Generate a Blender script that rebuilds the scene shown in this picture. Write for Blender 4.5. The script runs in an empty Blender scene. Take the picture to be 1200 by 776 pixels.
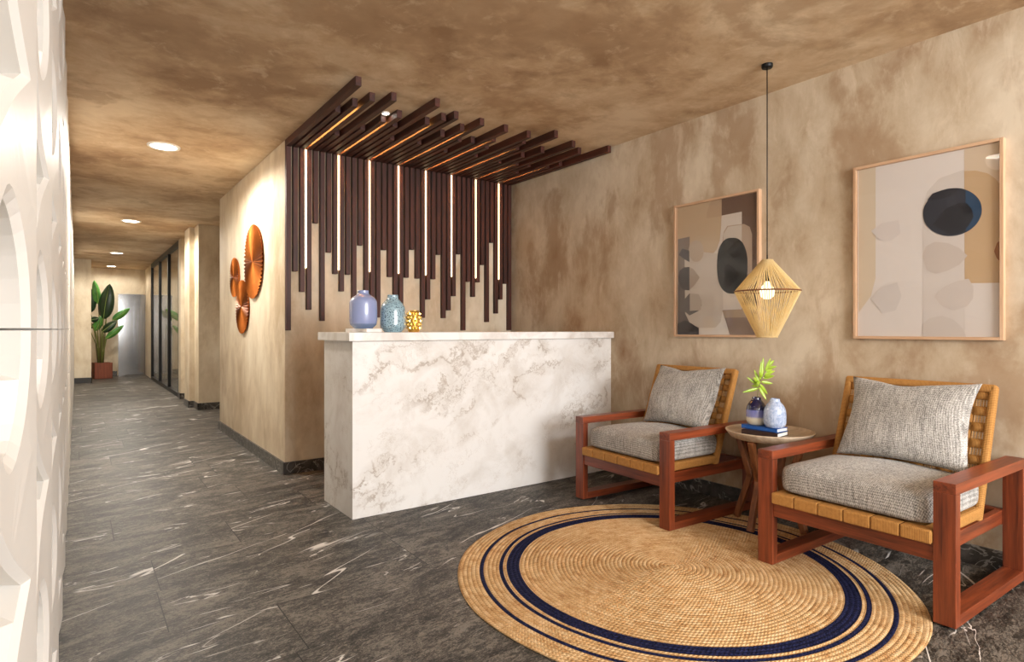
import bpy, bmesh, math, random
from mathutils import Vector, Matrix
random.seed(7)
S = bpy.context.scene
COL = S.collection
PI = math.pi
H = 2.765          # ceiling height
W = 3.70           # right wall plane
R = math.radians

# ------------------------------------------------------------------ mesh builder
class MB:
    def __init__(self):
        self.v = []; self.f = []; self.m = []; self.s = []
    def add(self, verts, faces, mi=0, smooth=False):
        o = len(self.v)
        self.v.extend([tuple(p) for p in verts])
        for f in faces:
            self.f.append([i + o for i in f]); self.m.append(mi); self.s.append(smooth)
    def box(self, x0, x1, y0, y1, z0, z1, mi=0, bev=0.0):
        if x1 < x0: x0, x1 = x1, x0
        if y1 < y0: y0, y1 = y1, y0
        if z1 < z0: z0, z1 = z1, z0
        if bev <= 0:
            v = [(x, y, z) for x in (x0, x1) for y in (y0, y1) for z in (z0, z1)]
            self.add(v, [(0,1,3,2),(4,6,7,5),(0,4,5,1),(2,3,7,6),(0,2,6,4),(1,5,7,3)], mi)
            return
        bm = bmesh.new()
        bmesh.ops.create_cube(bm, size=1.0)
        for q in bm.verts:
            q.co = Vector(((x0+x1)/2 + q.co.x*(x1-x0), (y0+y1)/2 + q.co.y*(y1-y0), (z0+z1)/2 + q.co.z*(z1-z0)))
        bmesh.ops.bevel(bm, geom=bm.edges[:], offset=bev, segments=2, affect='EDGES', profile=0.5)
        bm.verts.index_update()
        self.add([q.co[:] for q in bm.verts], [[q.index for q in f.verts] for f in bm.faces], mi)
        bm.free()
    def tube(self, pts, r, n=8, mi=0, cap=True):
        pts = [Vector(p) for p in pts]
        rs = r if isinstance(r, (list, tuple)) else [r]*len(pts)
        rings = []
        up = None
        for i, p in enumerate(pts):
            d = (pts[min(i+1, len(pts)-1)] - pts[max(i-1, 0)]).normalized()
            if up is None:
                up = Vector((0,0,1)) if abs(d.z) < .9 else Vector((1,0,0))
            a = d.cross(up).normalized(); b = a.cross(d).normalized(); up = b
            rings.append([p + (a*math.cos(2*PI*k/n) + b*math.sin(2*PI*k/n))*rs[i] for k in range(n)])
        v = [q for ring in rings for q in ring]; f = []
        for i in range(len(rings)-1):
            for k in range(n):
                f.append((i*n+k, i*n+(k+1) % n, (i+1)*n+(k+1) % n, (i+1)*n+k))
        if cap:
            f.append(list(range(n))[::-1]); f.append([(len(rings)-1)*n+k for k in range(n)])
        self.add(v, f, mi, True)
    def lathe(self, prof, n=48, c=(0,0,0), mi=0, smooth=True, rfun=None):
        v = []; f = []
        for (r, z) in prof:
            for k in range(n):
                a = 2*PI*k/n; rr = max(r, 1e-4)
                if rfun: rr = rfun(rr, a, z)
                v.append((c[0]+rr*math.cos(a), c[1]+rr*math.sin(a), c[2]+z))
        for i in range(len(prof)-1):
            for k in range(n):
                f.append((i*n+k, i*n+(k+1) % n, (i+1)*n+(k+1) % n, (i+1)*n+k))
        self.add(v, f, mi, smooth)
    def beam(self, a, b, w, d, mi=0, wdir=(0,1,0), bev=.004):
        """rectangular bar from a to b, w across wdir, d across the other way"""
        a = Vector(a); b = Vector(b); z = (b-a).normalized(); y = Vector(wdir); y = (y - z*y.dot(z)).normalized(); x = y.cross(z)
        t = MB(); L = (b-a).length
        t.box(-d/2, d/2, -w/2, w/2, 0, L, mi, bev)
        M = Matrix((x, y, z)).transposed()
        self.add([a + M @ Vector(p) for p in t.v], t.f, mi)
    def build(self, name, mats, parent=None, loc=None, rot=None):
        me = bpy.data.meshes.new(name)
        me.from_pydata(self.v, [], self.f)
        for m in (mats if isinstance(mats, (list, tuple)) else [mats]):
            me.materials.append(m)
        for i, p in enumerate(me.polygons):
            p.material_index = self.m[i]; p.use_smooth = self.s[i]
        me.update()
        o = bpy.data.objects.new(name, me); COL.objects.link(o)
        if parent: o.parent = parent
        if loc: o.location = loc
        if rot: o.rotation_euler = rot
        return o

def tag(o, label, cat, group=None):
    o['label'] = label; o['category'] = cat
    if group: o['group'] = group
    return o
def empty(name, loc, rz, label, cat, group=None):
    o = bpy.data.objects.new(name, None); COL.objects.link(o)
    o.location = loc; o.rotation_euler = (0, 0, rz); o.empty_display_size = .1
    return tag(o, label, cat, group)
def struct(name, mb, mats, parent=None):
    o = mb.build(name, mats, parent); o['kind'] = 'structure'; return o

# ------------------------------------------------------------------ materials
def lin(c):
    r = []
    for x in c[:3]:
        x /= 255.0
        r.append(x/12.92 if x <= .04045 else ((x+.055)/1.055)**2.4)
    return (r[0], r[1], r[2], 1.0)
class NT:
    def __init__(self, name):
        self.mat = bpy.data.materials.new(name); self.mat.use_nodes = True
        self.n = self.mat.node_tree.nodes; self.l = self.mat.node_tree.links
        self.b = self.n['Principled BSDF']; self.out = self.n['Material Output']
    def node(self, t, **kw):
        q = self.n.new(t)
        for k, v in kw.items(): setattr(q, k, v)
        return q
    def link(self, a, b): self.l.new(a, b)
    def inp(self, q, key, v):
        if hasattr(v, 'is_linked') or isinstance(v, bpy.types.NodeSocket): self.link(v, q.inputs[key])
        else: q.inputs[key].default_value = v
    def coord(self, kind='pos', scale=(1,1,1), rot=(0,0,0), loc=(0,0,0)):
        if kind == 'pos': s = self.node('ShaderNodeNewGeometry').outputs['Position']
        elif kind == 'obj': s = self.node('ShaderNodeTexCoord').outputs['Object']
        else: s = self.node('ShaderNodeTexCoord').outputs['Generated']
        m = self.node('ShaderNodeMapping'); self.link(s, m.inputs['Vector'])
        m.inputs['Scale'].default_value = scale; m.inputs['Rotation'].default_value = rot; m.inputs['Location'].default_value = loc
        return m.outputs['Vector']
    def noise(self, vec, scale, detail=4, rough=.5, dist=0.0):
        q = self.node('ShaderNodeTexNoise'); self.link(vec, q.inputs['Vector'])
        q.inputs['Scale'].default_value = scale; q.inputs['Detail'].default_value = detail
        q.inputs['Roughness'].default_value = rough; q.inputs['Distortion'].default_value = dist
        return q.outputs[0]
    def voro(self, vec, scale, feature='F1', out=0, rnd=1.0):
        q = self.node('ShaderNodeTexVoronoi', feature=feature); self.link(vec, q.inputs['Vector'])
        q.inputs['Scale'].default_value = scale; q.inputs['Randomness'].default_value = rnd
        return q.outputs[out]
    def ramp(self, fac, stops, interp='LINEAR'):
        q = self.node('ShaderNodeValToRGB'); q.color_ramp.interpolation = interp
        e = q.color_ramp.elements
        while len(e) < len(stops): e.new(.5)
        for k, (p, c) in enumerate(stops):
            e[k].position = p; e[k].color = c if len(c) == 4 else (*c, 1)
        self.link(fac, q.inputs[0]); return q.outputs[0]
    def bw(self, fac, a, b):
        q = self.node('ShaderNodeMapRange'); self.link(fac, q.inputs[0])
        q.inputs[1].default_value = a; q.inputs[2].default_value = b; return q.outputs[0]
    def math(self, op, a, b=0.0, c=None):
        q = self.node('ShaderNodeMath', operation=op); self.inp(q, 0, a); self.inp(q, 1, b)
        if c is not None: self.inp(q, 2, c)
        return q.outputs[0]
    def mix(self, fac, a, b, mode='MIX'):
        q = self.node('ShaderNodeMix', data_type='RGBA', blend_type=mode)
        self.inp(q, 0, fac); self.inp(q, 6, a); self.inp(q, 7, b); return q.outputs[2]
    def sep(self, vec):
        q = self.node('ShaderNodeSeparateXYZ'); self.link(vec, q.inputs[0]); return q.outputs
    def comb(self, x, y, z):
        q = self.node('ShaderNodeCombineXYZ'); self.inp(q, 0, x); self.inp(q, 1, y); self.inp(q, 2, z); return q.outputs[0]
    def bump(self, h, strength=.3, dist=.01):
        q = self.node('ShaderNodeBump'); self.link(h, q.inputs['Height'])
        q.inputs['Strength'].default_value = strength; q.inputs['Distance'].default_value = dist
        self.link(q.outputs[0], self.b.inputs['Normal'])
    def base(self, c): self.inp(self.b, 'Base Color', c)
    def set(self, **kw):
        names = dict(rough='Roughness', metal='Metallic', spec='Specular IOR Level', coat='Coat Weight', coatr='Coat Roughness', trans='Transmission Weight', ior='IOR', sss='Subsurface Weight', sheen='Sheen Weight')
        for k, v in kw.items(): self.inp(self.b, names[k], v)
        return self

def plain(name, rgb, rough=.5, **kw):
    t = NT(name); t.base(lin(rgb)); t.set(rough=rough, **kw); return t.mat
def emit(name, rgb, strength):
    t = NT(name); t.n.remove(t.b); e = t.node('ShaderNodeEmission'); e.inputs[0].default_value = rgb; e.inputs[1].default_value = strength
    t.link(e.outputs[0], t.out.inputs[0]); return t.mat

def plaster(name, dark, mid, light, streak=(1,1,.55), big=.8, rough=.62, seed=0.0, spec=.3, k=1.0):
    t = NT(name)
    v = t.coord('pos', streak, loc=(seed, seed*.7, seed*.3))
    a = t.noise(v, big*1.25, 8, .58, .25)
    b = t.noise(v, big*6, 8, .66, .35)
    c = t.noise(v, 2.1*big, 7, .60, .3)
    m = t.math('ADD', t.math('MULTIPLY', a, .66), t.math('MULTIPLY', b, .34))
    col = t.ramp(m, [(.38, lin(dark)), (.49, lin(mid)), (.60, lin(light))])
    patch = t.math('MULTIPLY', t.bw(c, .53, .60), .62*k)
    col = t.mix(patch, col, lin([p*.7+q*.3 for p, q in zip(dark, mid)]))
    w = t.noise(t.coord('pos', tuple(q*(1 if q < .8 else 1.8) for q in streak), loc=(3+seed,1,2)), big*5, 7, .7, .5)
    wisps = t.math('MULTIPLY', t.bw(w, .56, .68), .35*k)
    col = t.mix(wisps, col, lin([min(255, x+14) for x in light]))
    t.base(col); t.set(rough=t.math('ADD', t.math('MULTIPLY', b, .3), rough-.15), spec=spec)
    t.bump(b, .05, .01)
    return t.mat

def wood(name, dark, light, axis, rough=.4, scale=1.0, coat=.15):
    t = NT(name)
    sc = [26*scale]*3; sc[axis] = 1.3*scale
    v = t.coord('obj', tuple(sc))
    a = t.noise(v, 1.0, 6, .6, .4); b = t.noise(v, 4.5, 3, .6, .2)
    m = t.math('ADD', t.math('MULTIPLY', a, .7), t.math('MULTIPLY', b, .3))
    t.base(t.ramp(m, [(.36, lin(dark)), (.62, lin(light))]))
    t.set(rough=rough, coat=coat, coatr=.35); t.bump(m, .08, .003)
    return t.mat

M = {}
M['wall'] = plaster('plaster_wall', (148,114,82), (188,168,141), (212,197,174), (1,1,.6), .8)
M['wall_pale'] = plaster('plaster_pale', (184,162,132), (216,200,174), (232,220,198), (1,1,.5), .8, seed=5, k=.6)
M['ceiling'] = plaster('plaster_ceiling', (150,118,86), (192,163,128), (216,194,162), (1,1,1), .75, seed=11)
# screen
t = NT('screen_white'); t.base(lin((222,218,212))); t.set(rough=.5, spec=.3); M['screen'] = t.mat

# floor: slate marble planks running along X, staggered
t = NT('slate_marble_floor')
p = t.coord('pos'); x, y, z = t.sep(p)
RH, TW = .45, 1.15
row = t.math('FLOOR', t.math('DIVIDE', y, RH))
off = t.math('MULTIPLY', t.math('FRACT', t.math('MULTIPLY', t.math('SINE', t.math('MULTIPLY', row, 12.9898)), 43.758)), TW)
xs = t.math('DIVIDE', t.math('ADD', x, off), TW)
colid = t.math('FLOOR', xs)
fx = t.math('FRACT', xs); fy = t.math('FRACT', t.math('DIVIDE', y, RH))
ex = t.math('MULTIPLY', t.math('MINIMUM', fx, t.math('SUBTRACT', 1.0, fx)), TW)
ey = t.math('MULTIPLY', t.math('MINIMUM', fy, t.math('SUBTRACT', 1.0, fy)), RH)
gap = t.math('LESS_THAN', t.math('MINIMUM', ex, t.math('MULTIPLY', ey, 1.6)), .0022)
tid = t.math('FRACT', t.math('MULTIPLY', t.math('SINE', t.math('ADD', t.math('MULTIPLY', row, 7.13), t.math('MULTIPLY', colid, 3.71))), 917.3))
sh = t.comb(t.math('MULTIPLY', tid, 31.0), t.math('MULTIPLY', tid, 17.0), t.math('MULTIPLY', tid, 9.0))
pv = t.node('ShaderNodeVectorMath', operation='ADD'); t.link(p, pv.inputs[0]); t.link(sh, pv.inputs[1]); pv = pv.outputs[0]
def mapv(vec, scale, rot=0.0):
    m = t.node('ShaderNodeMapping'); t.link(vec, m.inputs['Vector']); m.inputs['Rotation'].default_value = (0, 0, -rot)
    q = t.node('ShaderNodeMapping'); t.link(m.outputs['Vector'], q.inputs['Vector']); q.inputs['Scale'].default_value = scale
    return q.outputs['Vector']
va = mapv(pv, (1.0, 2.6, 1), R(12))
a = t.noise(va, 2.6, 8, .7, 1.0)
b = t.noise(va, 17, 7, .8, 1.6)
b2 = t.noise(mapv(pv, (1,1.6,1), R(12)), 46, 4, .75, 2.5)
m = t.math('ADD', t.math('MULTIPLY', a, .30), t.math('ADD', t.math('MULTIPLY', b, .40), t.math('MULTIPLY', b2, .30)))
col = t.ramp(m, [(.435, lin((24,22,20))), (.49, lin((62,58,53))), (.55, lin((122,115,106)))])
# long thin white veins, at a slant to the planks
def veins(rot, sc, scale, width, mscale, lo_, hi_, det=3):
    n1 = t.noise(mapv(pv, sc, R(rot)), scale, det, .45, .35)
    ln = t.math('SUBTRACT', 1.0, t.bw(t.math('ABSOLUTE', t.math('SUBTRACT', n1, .5)), width*.55, width))
    return t.math('MULTIPLY', ln, t.bw(t.noise(mapv(pv, mscale, R(rot)), 1.0, 2, .5, 0), lo_, hi_))
vein = veins(27, (.35, 2.6, 1), 1.1, .0062, (1.2, 3.2, 1), .52, .58)
vein = t.math('MAXIMUM', vein, veins(4, (.9, 7.0, 1), 1.5, .011, (3.2, 9, 1), .60, .66, 2))
vein = t.math('MAXIMUM', vein, veins(18, (1.2, 5.0, 1), 2.2, .010, (2.4, 6, 1), .58, .66, 4))
col = t.mix(t.math('MULTIPLY', vein, .85), col, lin((226,222,216)))
col = t.mix(gap, col, lin((22,20,18)))
t.base(col)
t.set(rough=t.math('ADD', t.math('MULTIPLY', b, .3), .36), spec=.25)
t.bump(t.math('SUBTRACT', m, t.math('MULTIPLY', gap, .6)), .2, .004)
M['floor'] = t.mat

t = NT('dark_marble_skirting'); v = t.coord('pos')
a = t.noise(v, 7, 8, .7, 1.5)
vn = t.math('LESS_THAN', t.math('ABSOLUTE', t.math('SUBTRACT', t.noise(v, 5.5, 4, .6, 1.2), .5)), .012)
t.base(t.mix(t.math('MULTIPLY', vn, .35), t.ramp(a, [(.35, lin((30,28,26))), (.65, lin((86,80,74)))]), lin((205,200,192)))); t.set(rough=.35); M['skirting'] = t.mat
M['skirting_plain'] = plain('dark_skirting', (48,46,44), .4)

# white marble with brown-grey veins
t = NT('white_marble'); v = t.coord('pos', (1,1,1.0), (R(0), R(28), 0))
warp = t.noise(v, 2.2, 6, .6, .4)
vw = t.node('ShaderNodeVectorMath', operation='ADD'); t.link(v, vw.inputs[0])
wq = t.comb(t.math('MULTIPLY', t.math('SUBTRACT', warp, .5), .6), 0.0, t.math('MULTIPLY', t.math('SUBTRACT', t.noise(v, 6.0, 7, .72, 0), .5), .42)); t.link(wq, vw.inputs[1])
def mp(vec, scale):
    m = t.node('ShaderNodeMapping'); t.link(vec, m.inputs['Vector']); m.inputs['Scale'].default_value = scale; return m.outputs['Vector']
vs = mp(vw.outputs[0], (.75, 1.3, 2.1))
n1 = t.noise(vs, 1.75, 5, .55, .6)
d1 = t.math('ABSOLUTE', t.math('SUBTRACT', n1, .5))
thin = t.math('SUBTRACT', 1.0, t.bw(d1, .0, .016))
soft = t.math('SUBTRACT', 1.0, t.bw(d1, .0, .10))
n2 = t.noise(mp(vw.outputs[0], (1.2,1.5,2.6)), 3.3, 5, .6, .8)
thin2 = t.math('SUBTRACT', 1.0, t.bw(t.math('ABSOLUTE', t.math('SUBTRACT', n2, .5)), 0, .012))
mk = t.bw(t.noise(mp(v, (.8,1,1.6)), 2.1, 3, .5, .2), .47, .62)
mk2 = t.bw(t.noise(mp(v, (.9,1,1.6)), 3.6, 3, .5, .2), .46, .60)
cloud = t.noise(v, 3.0, 6, .6, .5)
col = t.ramp(cloud, [(.32, lin((218,212,205))), (.52, lin((236,233,229)))])
col = t.mix(t.math('MULTIPLY', t.math('MULTIPLY', soft, mk), .42), col, lin((200,190,178)))
col = t.mix(t.math('MULTIPLY', t.math('MULTIPLY', thin2, mk2), .45), col, lin((176,160,142)))
col = t.mix(t.math('MULTIPLY', t.math('MULTIPLY', thin, mk), .62), col, lin((140,116,94)))
t.base(col); t.set(rough=.3, spec=.45); M['marble'] = t.mat
t = NT('white_marble_top'); v = t.coord('pos')
t.base(t.ramp(t.noise(v, 4, 6, .6, .8), [(.35, lin((214,206,198))), (.55, lin((242,239,235)))])); t.set(rough=.28); M['marble_top'] = t.mat

for ax, nm in enumerate('xyz'):
    M['mahogany_'+nm] = wood('reddish_wood_'+nm, (76,30,13), (142,66,33), ax, .42)
    M['slat_'+nm] = wood('dark_slat_wood_'+nm, (42,17,9), (84,38,23), ax, .55, 1.0, .0)
    M['oak_'+nm] = wood('pale_oak_'+nm, (184,142,106), (216,180,146), ax, .5)
    M['walnut_'+nm] = wood('brown_wood_'+nm, (96,54,28), (142,88,50), ax, .45)
M['led'] = emit('warm_led', (1.0, .74, .42, 1), 5.5)
M['led_hidden'] = emit('warm_led_ceiling', (1.0, .40, .10, 1), 95.0)
M['lamp_lens'] = emit('downlight_lens', (1.0, .93, .80, 1), 16.0)
M['lamp_trim'] = plain('downlight_trim', (238,232,222), .4)
M['black_metal'] = plain('black_metal', (30,29,29), .45, metal=.6)

# tweed
def tweed(name, c0, c1, c2, sl=(95, 10, 50)):
    t = NT(name); x, y, z = t.sep(t.coord('obj'))
    k = 2*PI/.0115
    u = t.math('ADD', x, t.math('MULTIPLY', z, .62)); w = t.math('ADD', y, t.math('MULTIPLY', z, .38))
    chk = t.math('MULTIPLY', t.math('SINE', t.math('MULTIPLY', t.math('ADD', u, w), k*.7)), t.math('SINE', t.math('MULTIPLY', t.math('SUBTRACT', u, w), k*.7)))
    fine = t.noise(t.coord('obj', (1,1,1)), 330, 2, .6, 0)
    slub = t.noise(t.coord('obj', sl), 1.0, 3, .55, 0)
    slub2 = t.noise(t.coord('obj', (160, 160, 160)), 1.0, 3, .55, 0)
    big = t.noise(t.coord('obj'), 10, 3, .5, 0)
    m = t.math('ADD', t.math('MULTIPLY', chk, .07), t.math('ADD', t.math('MULTIPLY', fine, .42), t.math('ADD', t.math('MULTIPLY', slub, .20), t.math('MULTIPLY', slub2, .28))))
    m = t.math('ADD', m, t.math('MULTIPLY', big, .10))
    t.base(t.ramp(m, [(.38, lin(c0)), (.50, lin(c1)), (.62, lin(c2))])); t.set(rough=.95, spec=.1, sheen=.15); t.bump(m, .5, .003); return t.mat
M['tweed'] = tweed('grey_tweed', (88,84,80), (160,156,150), (216,212,206))
M['tweed_seat'] = tweed('grey_tweed_seat', (84,80,76), (156,152,146), (212,208,202), (50, 95, 10))
# wrapped cord / rattan
def cord(name, ax, freq, c0=(122,76,32), c1=(190,138,74)):
    t = NT(name); v = t.coord('obj'); comp = t.sep(v)[ax]
    w = t.math('ABSOLUTE', t.math('SINE', t.math('MULTIPLY', comp, freq)))
    n = t.noise(t.coord('obj', (60,60,60)), 1, 4, .6, 0)
    m = t.math('ADD', t.math('MULTIPLY', w, .5), t.math('MULTIPLY', n, .5))
    t.base(t.ramp(m, [(.2, lin(c0)), (.7, lin(c1))])); t.set(rough=.7, spec=.25); t.bump(m, .5, .003); return t.mat
M['cord_y'] = cord('woven_cord_y', 1, 650); M['cord_x'] = cord('woven_cord_x', 0, 650); M['cord_z'] = cord('woven_cord_z', 2, 520)
M['cord_pale'] = cord('woven_cord_pale', 2, 500, (176,124,66), (224,184,130))
M['cord_dark'] = plain('cord_seam', (52,34,18), .9)
# jute rug
t = NT('jute_rug'); v = t.coord('obj'); x, y, z = t.sep(v)
rr = t.math('SQRT', t.math('ADD', t.math('MULTIPLY', x, x), t.math('MULTIPLY', y, y)))
th = t.math('ARCTAN2', y, x)
PIT = .0205
ring = t.math('FLOOR', t.math('DIVIDE', rr, PIT)); fr = t.math('FRACT', t.math('DIVIDE', rr, PIT))
rc = t.math('MULTIPLY', t.math('ADD', ring, .5), PIT)
s = t.math('MULTIPLY', th, rc)
slant = t.math('MULTIPLY', t.math('ABSOLUTE', t.math('SUBTRACT', fr, .5)), .022)
br = t.math('SINE', t.math('MULTIPLY', t.math('ADD', t.math('ADD', s, slant), t.math('MULTIPLY', ring, .007)), 2*PI/.017))
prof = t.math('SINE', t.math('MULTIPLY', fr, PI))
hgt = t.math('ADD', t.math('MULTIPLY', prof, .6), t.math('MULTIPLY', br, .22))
n = t.noise(t.coord('obj', (1,1,1)), 95, 4, .7, 0); n2 = t.noise(t.coord('obj', (1,1,1)), 7, 4, .6, 0)
pol = t.comb(t.math('MULTIPLY', s, 14.0), t.math('MULTIPLY', ring, 3.7), 0.0)
n3 = t.noise(pol, 1.0, 3, .5, 0)
m = t.math('ADD', t.math('MULTIPLY', n, .45), t.math('MULTIPLY', n3, .55))
jute = t.ramp(m, [(.30, lin((150,104,62))), (.46, lin((205,166,116))), (.62, lin((228,198,154)))])
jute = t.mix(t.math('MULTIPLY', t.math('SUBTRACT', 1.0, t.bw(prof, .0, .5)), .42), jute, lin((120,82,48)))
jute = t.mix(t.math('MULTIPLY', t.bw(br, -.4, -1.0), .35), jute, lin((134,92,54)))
navy = t.ramp(n, [(.35, lin((14,16,36))), (.65, lin((38,42,78)))])
def band(a, b_):
    return t.math('MULTIPLY', t.math('GREATER_THAN', rr, a), t.math('LESS_THAN', rr, b_))
bn = t.math('MAXIMUM', band(.764, .829), t.math('MAXIMUM', band(.846, .866), band(.944, .963)))
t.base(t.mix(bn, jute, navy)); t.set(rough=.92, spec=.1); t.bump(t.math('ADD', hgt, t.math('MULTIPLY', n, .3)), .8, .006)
M['jute'] = t.mat
# ceramics
def banded(name, stops, rough=.2, wob=.02, coat=.6):
    t = NT(name); v = t.coord('gen'); z = t.sep(v)[2]
    n = t.noise(v, 14, 4, .7, 0)
    zz = t.math('ADD', z, t.math('MULTIPLY', t.math('SUBTRACT', n, .5), wob*4))
    t.base(t.ramp(zz, stops)); t.set(rough=rough, coat=coat, coatr=.08); return t.mat
M['lilac'] = banded('lilac_glaze', [(0, lin((108,126,158))), (.115, lin((108,126,158))), (.14, lin((142,154,196))), (.9, lin((152,164,204)))], .25, .002)
M['navy_vase'] = banded('navy_cream_glaze', [(0, lin((208,198,172))), (.24, lin((214,204,180))), (.31, lin((128,130,176))), (.52, lin((108,112,172))), (.57, lin((22,20,58))), (1, lin((18,18,54)))], .15, .02)
t = NT('pale_blue_glaze'); v = t.coord('gen'); n = t.noise(v, 9, 6, .7, .6)
t.base(t.ramp(n, [(.35, lin((134,152,188))), (.62, lin((194,206,226)))])); t.set(rough=.2, coat=.6, coatr=.08); M['pale_vase'] = t.mat
t = NT('speckled_blue_glaze'); v = t.coord('obj'); d = t.voro(v, 95); n = t.noise(v, 120, 2, .5, 0)
t.base(t.mix(t.bw(t.math('ADD', d, t.math('MULTIPLY', n, .35)), .56, .46), lin((156,186,198)), lin((44,70,90)))); t.set(rough=.22, coat=.6, coatr=.08); M['speckled'] = t.mat
M['gold'] = plain('polished_gold', (244,200,110), .28, metal=.9)
t = NT('copper'); v = t.coord('obj'); t.base(t.ramp(t.noise(v, 4, 3, .5, 0), [(.3, lin((150,78,30))), (.7, lin((206,124,58)))])); t.set(rough=.36, metal=.85); M['copper'] = t.mat
M['book_blue'] = plain('blue_book_cloth', (24,84,160), .5); M['book_dark'] = plain('dark_book_cloth', (46,26,22), .5); M['pages'] = plain('book_pages', (232,230,224), .8)
t = NT('pale_table_wood'); v = t.coord('obj', (3, 30, 30)); t.base(t.ramp(t.noise(v, 1, 5, .6, .5), [(.35, lin((168,146,122))), (.65, lin((200,180,154)))])); t.set(rough=.5); M['table_top'] = t.mat
def leafmat(name, c0, c1, tr=.25):
    t = NT(name); v = t.coord('obj'); t.base(t.ramp(t.noise(v, 6, 4, .6, 0), [(.3, lin(c0)), (.7, lin(c1))])); t.set(rough=.38, coat=.2, sss=0.0)
    return t.mat
M['leaf_bright'] = leafmat('leaf_bright', (46,112,40), (96,164,70)); M['leaf_dark'] = leafmat('leaf_dark', (14,40,20), (30,66,32))
M['midrib'] = plain('midrib', (142,170,84), .5); M['palm_leaf'] = leafmat('palm_leaf', (126,158,32), (178,204,66)); M['stem'] = plain('green_stem', (112,116,56), .55)
M['stem_dry'] = plain('brown_stem', (92,78,44), .6)
M['planter'] = wood('red_brown_planter', (112,52,30), (146,76,48), 2, .5); M['soil'] = plain('soil', (44,32,24), 1.0)
t = NT('brushed_steel'); t.base(lin((160,160,160))); t.set(metal=1.0, rough=.13); M['steel'] = t.mat
# pendant strands: thin pale raffia, lets light through
t = NT('raffia'); v = t.coord('obj', (200,200,14)); t.base(t.ramp(t.noise(v, 1, 3, .5, 0), [(.3, lin((232,206,146))), (.7, lin((252,236,194)))]))
t.set(rough=.6, spec=.2)
tr = t.node('ShaderNodeBsdfTranslucent'); tr.inputs[0].default_value = lin((253,236,184)); mx = t.node('ShaderNodeMixShader'); mx.inputs[0].default_value = .5
t.link(t.b.outputs[0], mx.inputs[1]); t.link(tr.outputs[0], mx.inputs[2]); t.link(mx.outputs[0], t.out.inputs[0]); M['raffia'] = t.mat
M['bulb'] = emit('bulb_glow', (1.0, .88, .62, 1), 2.2)
# clear glazing
def glass(name, tint, ior=1.45, rough=.0):
    t = NT(name); t.n.remove(t.b)
    lw = t.node('ShaderNodeLayerWeight'); lw.inputs[0].default_value = .5
    f0 = ((ior-1)/(ior+1))**2
    fr = t.math('ADD', t.math('MULTIPLY', t.math('POWER', lw.outputs['Facing'], 5.0), 1-f0), f0)
    tb = t.node('ShaderNodeBsdfTransparent'); tb.inputs[0].default_value = tint
    gl = t.node('ShaderNodeBsdfGlossy'); gl.inputs['Roughness'].default_value = rough
    mx = t.node('ShaderNodeMixShader'); t.link(fr, mx.inputs[0]); t.link(tb.outputs[0], mx.inputs[1]); t.link(gl.outputs[0], mx.inputs[2])
    t.link(mx.outputs[0], t.out.inputs[0]); return t.mat
M['glass'] = glass('clear_glass', (.93,.95,.95,1)); M['art_glass'] = glass('picture_glass', (.98,.98,.98,1), 1.34)
M['white_paint'] = plain('white_paint', (235,233,228), .5)
LAMP_POWER = 230.0
LOBBY = .01
PENDANT = 16.0
REAR_FILL = 365.0
EXPO = 0.0
# ================================================================== THE SETTING
m = MB(); m.box(-1.6, W+.2, -3.4, 18.7, -.1, 0); struct('floor', m, M['floor'])
m = MB(); m.box(-1.6, W+.2, -3.4, 18.7, H, H+.1); struct('ceiling', m, M['ceiling'])
m = MB(); m.box(W, W+.2, -3.4, 18.7, 0, H); struct('wall_right', m, M['wall'])
# block with the slat feature and the copper discs
m = MB(); m.box(1.386, W, 5.07, 7.84, 0, H, bev=.006); struct('wall_alcove', m, M['wall_pale'])
m = MB(); m.box(1.46, W, 9.88, 10.26, 0, H); m.box(1.39, W, 10.26, 10.75, 0, H); struct('wall_pilaster', m, M['wall_pale'])
m = MB(); m.box(1.62, W, 10.75, 11.6, 0, H); m.box(1.44, W, 11.6, 11.86, 0, H); struct('wall_corridor', m, M['wall_pale'])
m = MB(); m.box(1.46, W, 16.7, 18.45, 0, H); struct('wall_corridor_end', m, M['wall_pale'])
m = MB(); m.box(-1.6, W+.2, 18.45, 18.7, 0, H); struct('wall_end', m, M['wall_pale'])
m = MB(); m.box(-1.6, .26, 16.3, 16.75, 0, H); struct('wall_pier', m, M['wall_pale'])
m = MB(); m.box(-1.6, .1, 16.75, 18.45, 0, H); struct('wall_left_end', m, M['wall_pale'])
# rear wall; its unseen window opening is added to carry soft frontal light
m = MB()
WX0, WX1, WZ0, WZ1 = .7, 3.45, 1.0, 2.65
for b in ((-1.6, WX0, 0, H), (WX1, W+.2, 0, H), (WX0, WX1, 0, WZ0), (WX0, WX1, WZ1, H)):
    m.box(b[0], b[1], -3.4, -3.2, b[2], b[3])
struct('wall_rear', m, M['wall'])
m = MB()
for x in (WX0, (WX0+WX1)/2-.03, WX1-.06): m.box(x, x+.06, -3.36, -3.3, WZ0, WZ1)
m.box(WX0, WX1, -3.36, -3.3, WZ0, WZ0+.06); m.box(WX0, WX1, -3.36, -3.3, WZ1-.06, WZ1); struct('added_window_1', m, M['black_metal'])  # unseen frame for the added opening
m = MB(); m.box(-.40, -.20, -3.4, 16.3, 0, H); struct('wall_left', m, M['white_paint'])
m = MB(); m.box(1.371, 1.386, 5.055, 7.855, 0, .1); m.box(1.386, W, 5.055, 5.07, 0, .1); m.box(1.386, W, 7.84, 7.855, 0, .1); struct('baseboard_alcove', m, M['skirting'])
m = MB(); m.box(W-.014, W, -3.2, 3.6, 0, .1); m.box(W-.014, W, 4.16, 5.055, 0, .1); struct('baseboard_right', m, M['skirting'])
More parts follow.
